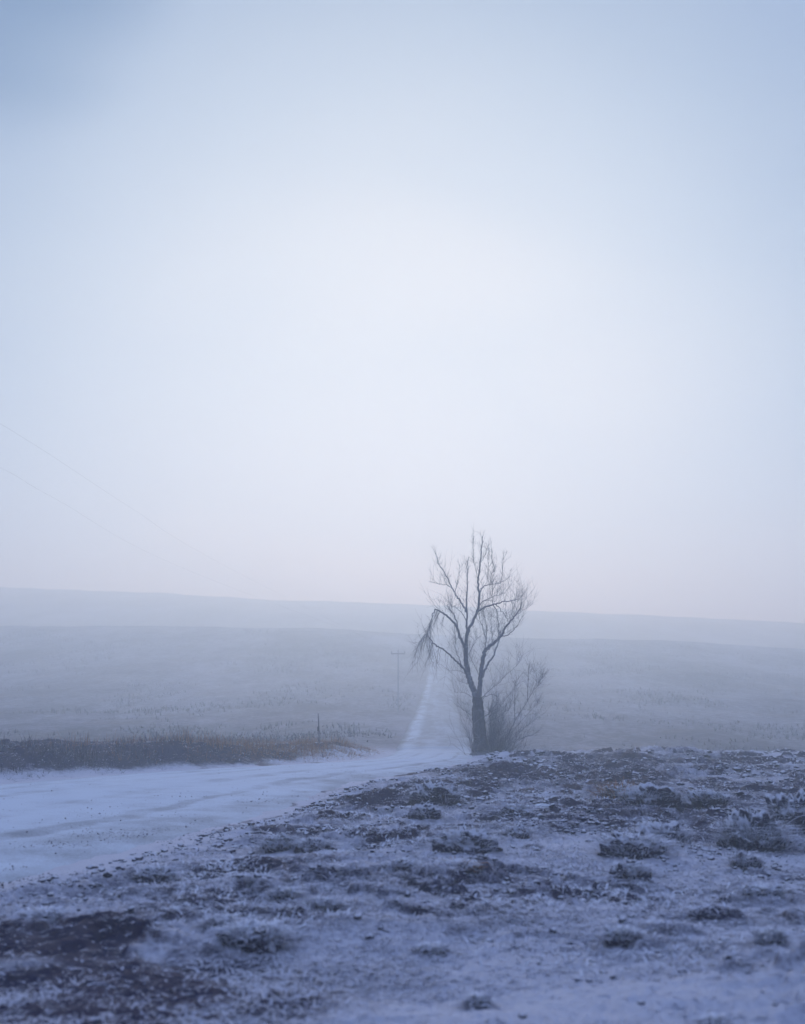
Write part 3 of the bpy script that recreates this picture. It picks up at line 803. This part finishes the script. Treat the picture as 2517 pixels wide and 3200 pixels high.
def tussock(px, py, wpx, hpx, label, blades_n=260, dry=False, tall=1.0, seed=0, spill=1.0):
    x, y = at(px, py)
    wd = 1.2 * wpx / F * y; ht = 1.05 * hpx / F * y
    root = empty('grass_tussock', (x, y, gz(x, y) - .01), 0)
    tag(root, label, 'grass tussock', 'frosted tussocks on the rough ground')
    link('earth_mound', clod_mesh(seed, wd * .9, wd * .62, ht * .85), M_CRUST, root)
    r = np.random.RandomState(seed + 400)
    n = int(blades_n)
    a = r.uniform(0, 2 * np.pi, n); q = np.sqrt(r.uniform(0, 1, n))
    bx = np.cos(a) * q * wd * .5; by = np.sin(a) * q * wd * .36
    bz = ht * .62 * np.sqrt(np.clip(1 - q ** 2, 0, 1)) - .01
    h = r.uniform(.12, .55, n) ** 1.0 * ht * tall; ln = r.uniform(.15, .9, n) * ht * .8 * spill
    V, Fc = blades(np.stack([bx, by, bz], 1), h, r.uniform(.005, .011, n) * (1 + y / 30), ln, seed + 9, 4, .8, dirn=np.arctan2(by, bx))
    o = link('grass', mesh_np('grass', V, Fc, False), M_DRY if dry else M_BLADE, root); o['kind'] = 'stuff'
    n2 = int(blades_n * .55)      # crusted leaves on the crown
    a = r.uniform(0, 2 * np.pi, n2); q = np.sqrt(r.uniform(0, .75, n2))
    bz = ht * .72 * np.sqrt(np.clip(1 - q ** 2, 0, 1))
    V, Fc = blades(np.stack([np.cos(a) * q * wd * .48, np.sin(a) * q * wd * .34, bz], 1), r.uniform(.12, .38, n2) * ht, r.uniform(.010, .022, n2) * (1 + y / 40), r.uniform(.2, .7, n2) * ht, seed + 77, 3, .9)
    o = link('rimed_leaves', mesh_np('rimed_leaves', V, Fc, False), M_RIME, root); o['kind'] = 'stuff'
    # a few stouter rimed stalks
    tb = Tubes(); rs = random.Random(seed)
    for _ in range(7):
        aa = rs.uniform(0, 6.28); q = rs.uniform(.2, 1)
        p = np.array([math.cos(aa) * q * wd * .45, math.sin(aa) * q * wd * .3, ht * .45])
        dd = np.array([math.cos(aa), math.sin(aa) * .7, rs.uniform(.3, 1.0)]); ll = rs.uniform(.5, 1.2) * ht
        pts = [p, p + dd * ll * .35, p + dd * ll * .7 + np.array([0, 0, -.12 * ll]), p + dd * ll * .95 + np.array([0, 0, -.4 * ll])]
        tb.add(spline(pts, 3), np.linspace(.0045, .0015, 10) * (1 + y / 40), 4)
    o = link('stalks', tb.mesh('stalks'), M_DRY if dry else M_BLADE, root); o['kind'] = 'stuff'
    return root
TUSS = [
 (490, 2760, 120, 52, 'lone dark frosted clump between the road edge and the lower left corner', 240, False, .8),
 (790, 2930, 190, 75, 'wide dark shadowed mound with frosted fringe, low left of centre', 520, False, .9),
 (690, 2905, 90, 55, 'smaller clump touching the left end of the wide dark mound', 220, False, 1.0),
 (140, 2880, 150, 42, 'dark low hummock nearest the left edge of the photo', 260, False, .7),
 (880, 2640, 110, 52, 'dark hollow fronted tussock at the end of the road verge', 380, False, 1.1),
 (985, 2648, 110, 44, 'tussock just right of the hollow fronted one by the road verge', 300, False, 1.1),
 (1075, 2668, 150, 34, 'long low dark tussock running right from the road verge pair', 260, False, .8),
 (1365, 2505, 130, 70, 'tall frosted clod heap nearest below the tree', 420, False, .8),
 (1330, 2575, 90, 46, 'smaller crusted clod in front of the heap below the tree', 240, False, .8),
 (1460, 2660, 160, 62, 'crumbly frosted heap in the middle of the rough ground', 420, False, .8),
 (1618, 2565, 90, 50, 'tussock with a rimed crest just below the pale flat stone', 300, False, .9),
 (1620, 2615, 80, 40, 'small rimed tussock directly under the crested one below the stone', 220, False, .9),
 (1430, 2745, 140, 38, 'straw pale flattened tussock with a dark underside in the middle foreground', 420, True, .7),
 (1945, 2500, 120, 62, 'tawny brown upright grass tuft right of the pale stone', 520, True, 1.5),
 (2040, 2545, 150, 62, 'dark tussock with drooping rimed stalks right of the tawny tuft', 420, False, 1.0),
 (2060, 2625, 170, 62, 'rounded tussock with arching white blades below the drooping one', 520, False, 1.1),
 (1985, 2665, 180, 66, 'big crusted dark tussock at the centre of the right hand ground', 560, False, .9),
 (1972, 2735, 110, 60, 'black fronted clump with a bright frosted rim, lowest of the right hand column', 340, False, .8),
 (2205, 2520, 120, 50, 'low rimed clump on the slope above the right hand dark hollow', 300, False, .9),
 (2355, 2625, 170, 110, 'large dark domed weed clump near the right edge', 620, False, .9),
 (2330, 2690, 80, 48, 'small white crusted tuft standing on pale stalks under the domed clump', 340, False, 1.4),
 (2490, 2590, 170, 110, 'dark rounded bush like mound cut by the right edge of the photo', 480, False, .6),
 (2375, 2790, 110, 46, 'dark clump low on the right below the white crusted tuft', 280, False, .8),
 (2412, 2985, 80, 62, 'round dark tuft in the lower right corner area', 320, False, 1.0),
 (1945, 2935, 110, 46, 'dark split clump in the lower right foreground', 300, False, .8),
 (1492, 3085, 70, 50, 'small round dark tuft beside the smooth pale strip at the bottom', 260, False, .9),
 (2235, 3196, 90, 46, 'dark tuft cut off by the bottom edge of the photo', 260, False, .9),
 (895, 2825, 90, 42, 'small rimed tussock left of centre, upper one of a pair', 260, False, 1.1),
 (1010, 2845, 100, 46, 'spiky rimed tussock left of centre, lower right one of a pair', 300, False, 1.2),
 (1090, 2725, 120, 32, 'low smudged dark tussock in the pale frosted patch', 200, False, .6),
 (1270, 2745, 110, 32, 'low dark tussock left of the straw pale flattened one', 200, False, .6),
 (1350, 2935, 100, 34, 'low broken clump in the middle of the bottom foreground', 220, False, .8),
]
for k, a_ in enumerate(TUSS):
    tussock(a_[0], a_[1], a_[2], a_[3], a_[4], a_[5], a_[6], a_[7], seed=k + 1)

# ------------------------------------------------------------------ pale flat stone
def build_stone():
    x, y = at(1697, 2522)
    res, pn = 22, 9
    th = np.linspace(0, 2 * np.pi, res, endpoint=False); ph = np.linspace(0, np.pi, pn)
    T, P_ = np.meshgrid(th, ph, indexing='ij')
    k = 1 + .12 * fbm(np.cos(T) * np.sin(P_) * 2, np.sin(T) * 2 + np.cos(P_), 1.0, 3, 8)
    V = np.stack([np.cos(T) * np.sin(P_) * .135 * k, np.sin(T) * np.sin(P_) * .09 * k, np.cos(P_) * .042 * k + .02], -1).reshape(-1, 3)
    i = np.arange(res)[:, None]; j = np.arange(pn - 1)[None, :]; ii = (i + 1) % res
    Fc = np.stack([i * pn + j, i * pn + j + 1, ii * pn + j + 1, ii * pn + j], -1).reshape(-1, 4)
    o = link('stone', mesh_np('stone', V, Fc, True), M_STONE); o.location = (x, y, gz(x, y) + .035)
    tag(o, 'pale flat oval stone lying among the frosted clods right of the tree', 'stone')
build_stone()

# ------------------------------------------------------------------ roadside marker post
def build_post():
    x, y = U(1004) * 39.0, 39.0
    z = gz(x, y)
    root = empty('marker_post', (x, y, z - .1))
    tag(root, 'thin dark wooden post standing in the brown grass beyond the road', 'post')
    b = Tubes(); b.add([(0, 0, 0), (-.01, 0, .4), (-.03, 0, .8), (-.05, 0, 1.20), (-.05, 0, 1.21)], [.026, .025, .024, .022, .002], 8)
    link('shaft', b.mesh('shaft'), M_LIMB, root)
    b = Tubes(); b.add([(-.035, -.034, .58), (-.04, -.034, .74)], [.040, .038], 4)
    link('reflector_plate', b.mesh('reflector_plate'), M_WOOD, root)
build_post()

# ------------------------------------------------------------------ utility pole and wires
POLE_Y = 92.0
def build_pole():
    x = U(1245) * POLE_Y; z = gz(x, POLE_Y) - .2
    top = elev_h(2030, POLE_Y)
    h = top - z
    root = empty('utility_pole', (x, POLE_Y, z))
    tag(root, 'faint wooden utility pole in the fog left of the hill track', 'utility pole')
    b = Tubes(); b.add([(0, 0, 0), (0, 0, h * .5), (0, 0, h), (0, 0, h + .005)], [.052, .045, .036, .002], 10)
    link('pole', b.mesh('pole'), M_POLE, root)
    me = bpy.data.meshes.new('crossarm')
    v = [(a * .60, b_ * .04 - .11, h - .35 + c * .035) for a in (-1, 1) for b_ in (-1, 1) for c in (-1, 1)]
    me.from_pydata(v, [], [(0, 1, 3, 2), (4, 6, 7, 5), (0, 4, 5, 1), (2, 3, 7, 6), (0, 2, 6, 4), (1, 5, 7, 3)])
    link('crossarm', me, M_POLE, root)
    for s in (-.55, .55):
        b = Tubes(); b.add([(s, -.13, h - .3), (s, -.13, h - .24), (s, -.13, h - .18), (s, -.13, h - .13)], [.02, .05, .045, .02], 8)
        link('insulator', b.mesh('insulator'), M_POLE, root)
    return Vector((x, POLE_Y, z)), h
pb, ph_ = build_pole()
def ray_pt(px, py, y):
    sx = (px - PX / 2) / F; sy = (1600 - py) / F
    cp, sp = math.cos(PITCH), math.sin(PITCH)
    d = y / (cp - sy * sp)
    return np.array([sx * d, y, EYE + d * (sy * cp + sp)])
def build_wire(start, A, B, C, label):
    # passes through three surveyed points and goes on overhead behind the viewer
    pts = [start, C, B, A]
    d = A - B; d = d / np.linalg.norm(d)
    e = A + d * 14 + np.array([0, 0, -.4]); e2 = e + d * 22 + np.array([0, 0, -.3])
    pts += [e, e2]
    S = spline(pts, 10)
    b = Tubes(); b.add(S, .0011, 5)
    tag(link('power_line', b.mesh('power_line'), M_WIRE), label, 'wire', 'wires of the power line')
s1 = np.array([pb.x - .55, POLE_Y - .13, pb.z + ph_ - .13]); s2 = np.array([pb.x + .55, POLE_Y - .13, pb.z + ph_ - .13])
build_wire(s1, ray_pt(0, 1323, 24), ray_pt(410, 1587, 36), ray_pt(700, 1766, 52), 'upper thin power line crossing the foggy sky at left')
build_wire(s2, ray_pt(0, 1461, 27), ray_pt(176, 1560, 33), ray_pt(620, 1795, 52), 'lower thin power line crossing the foggy sky at left')
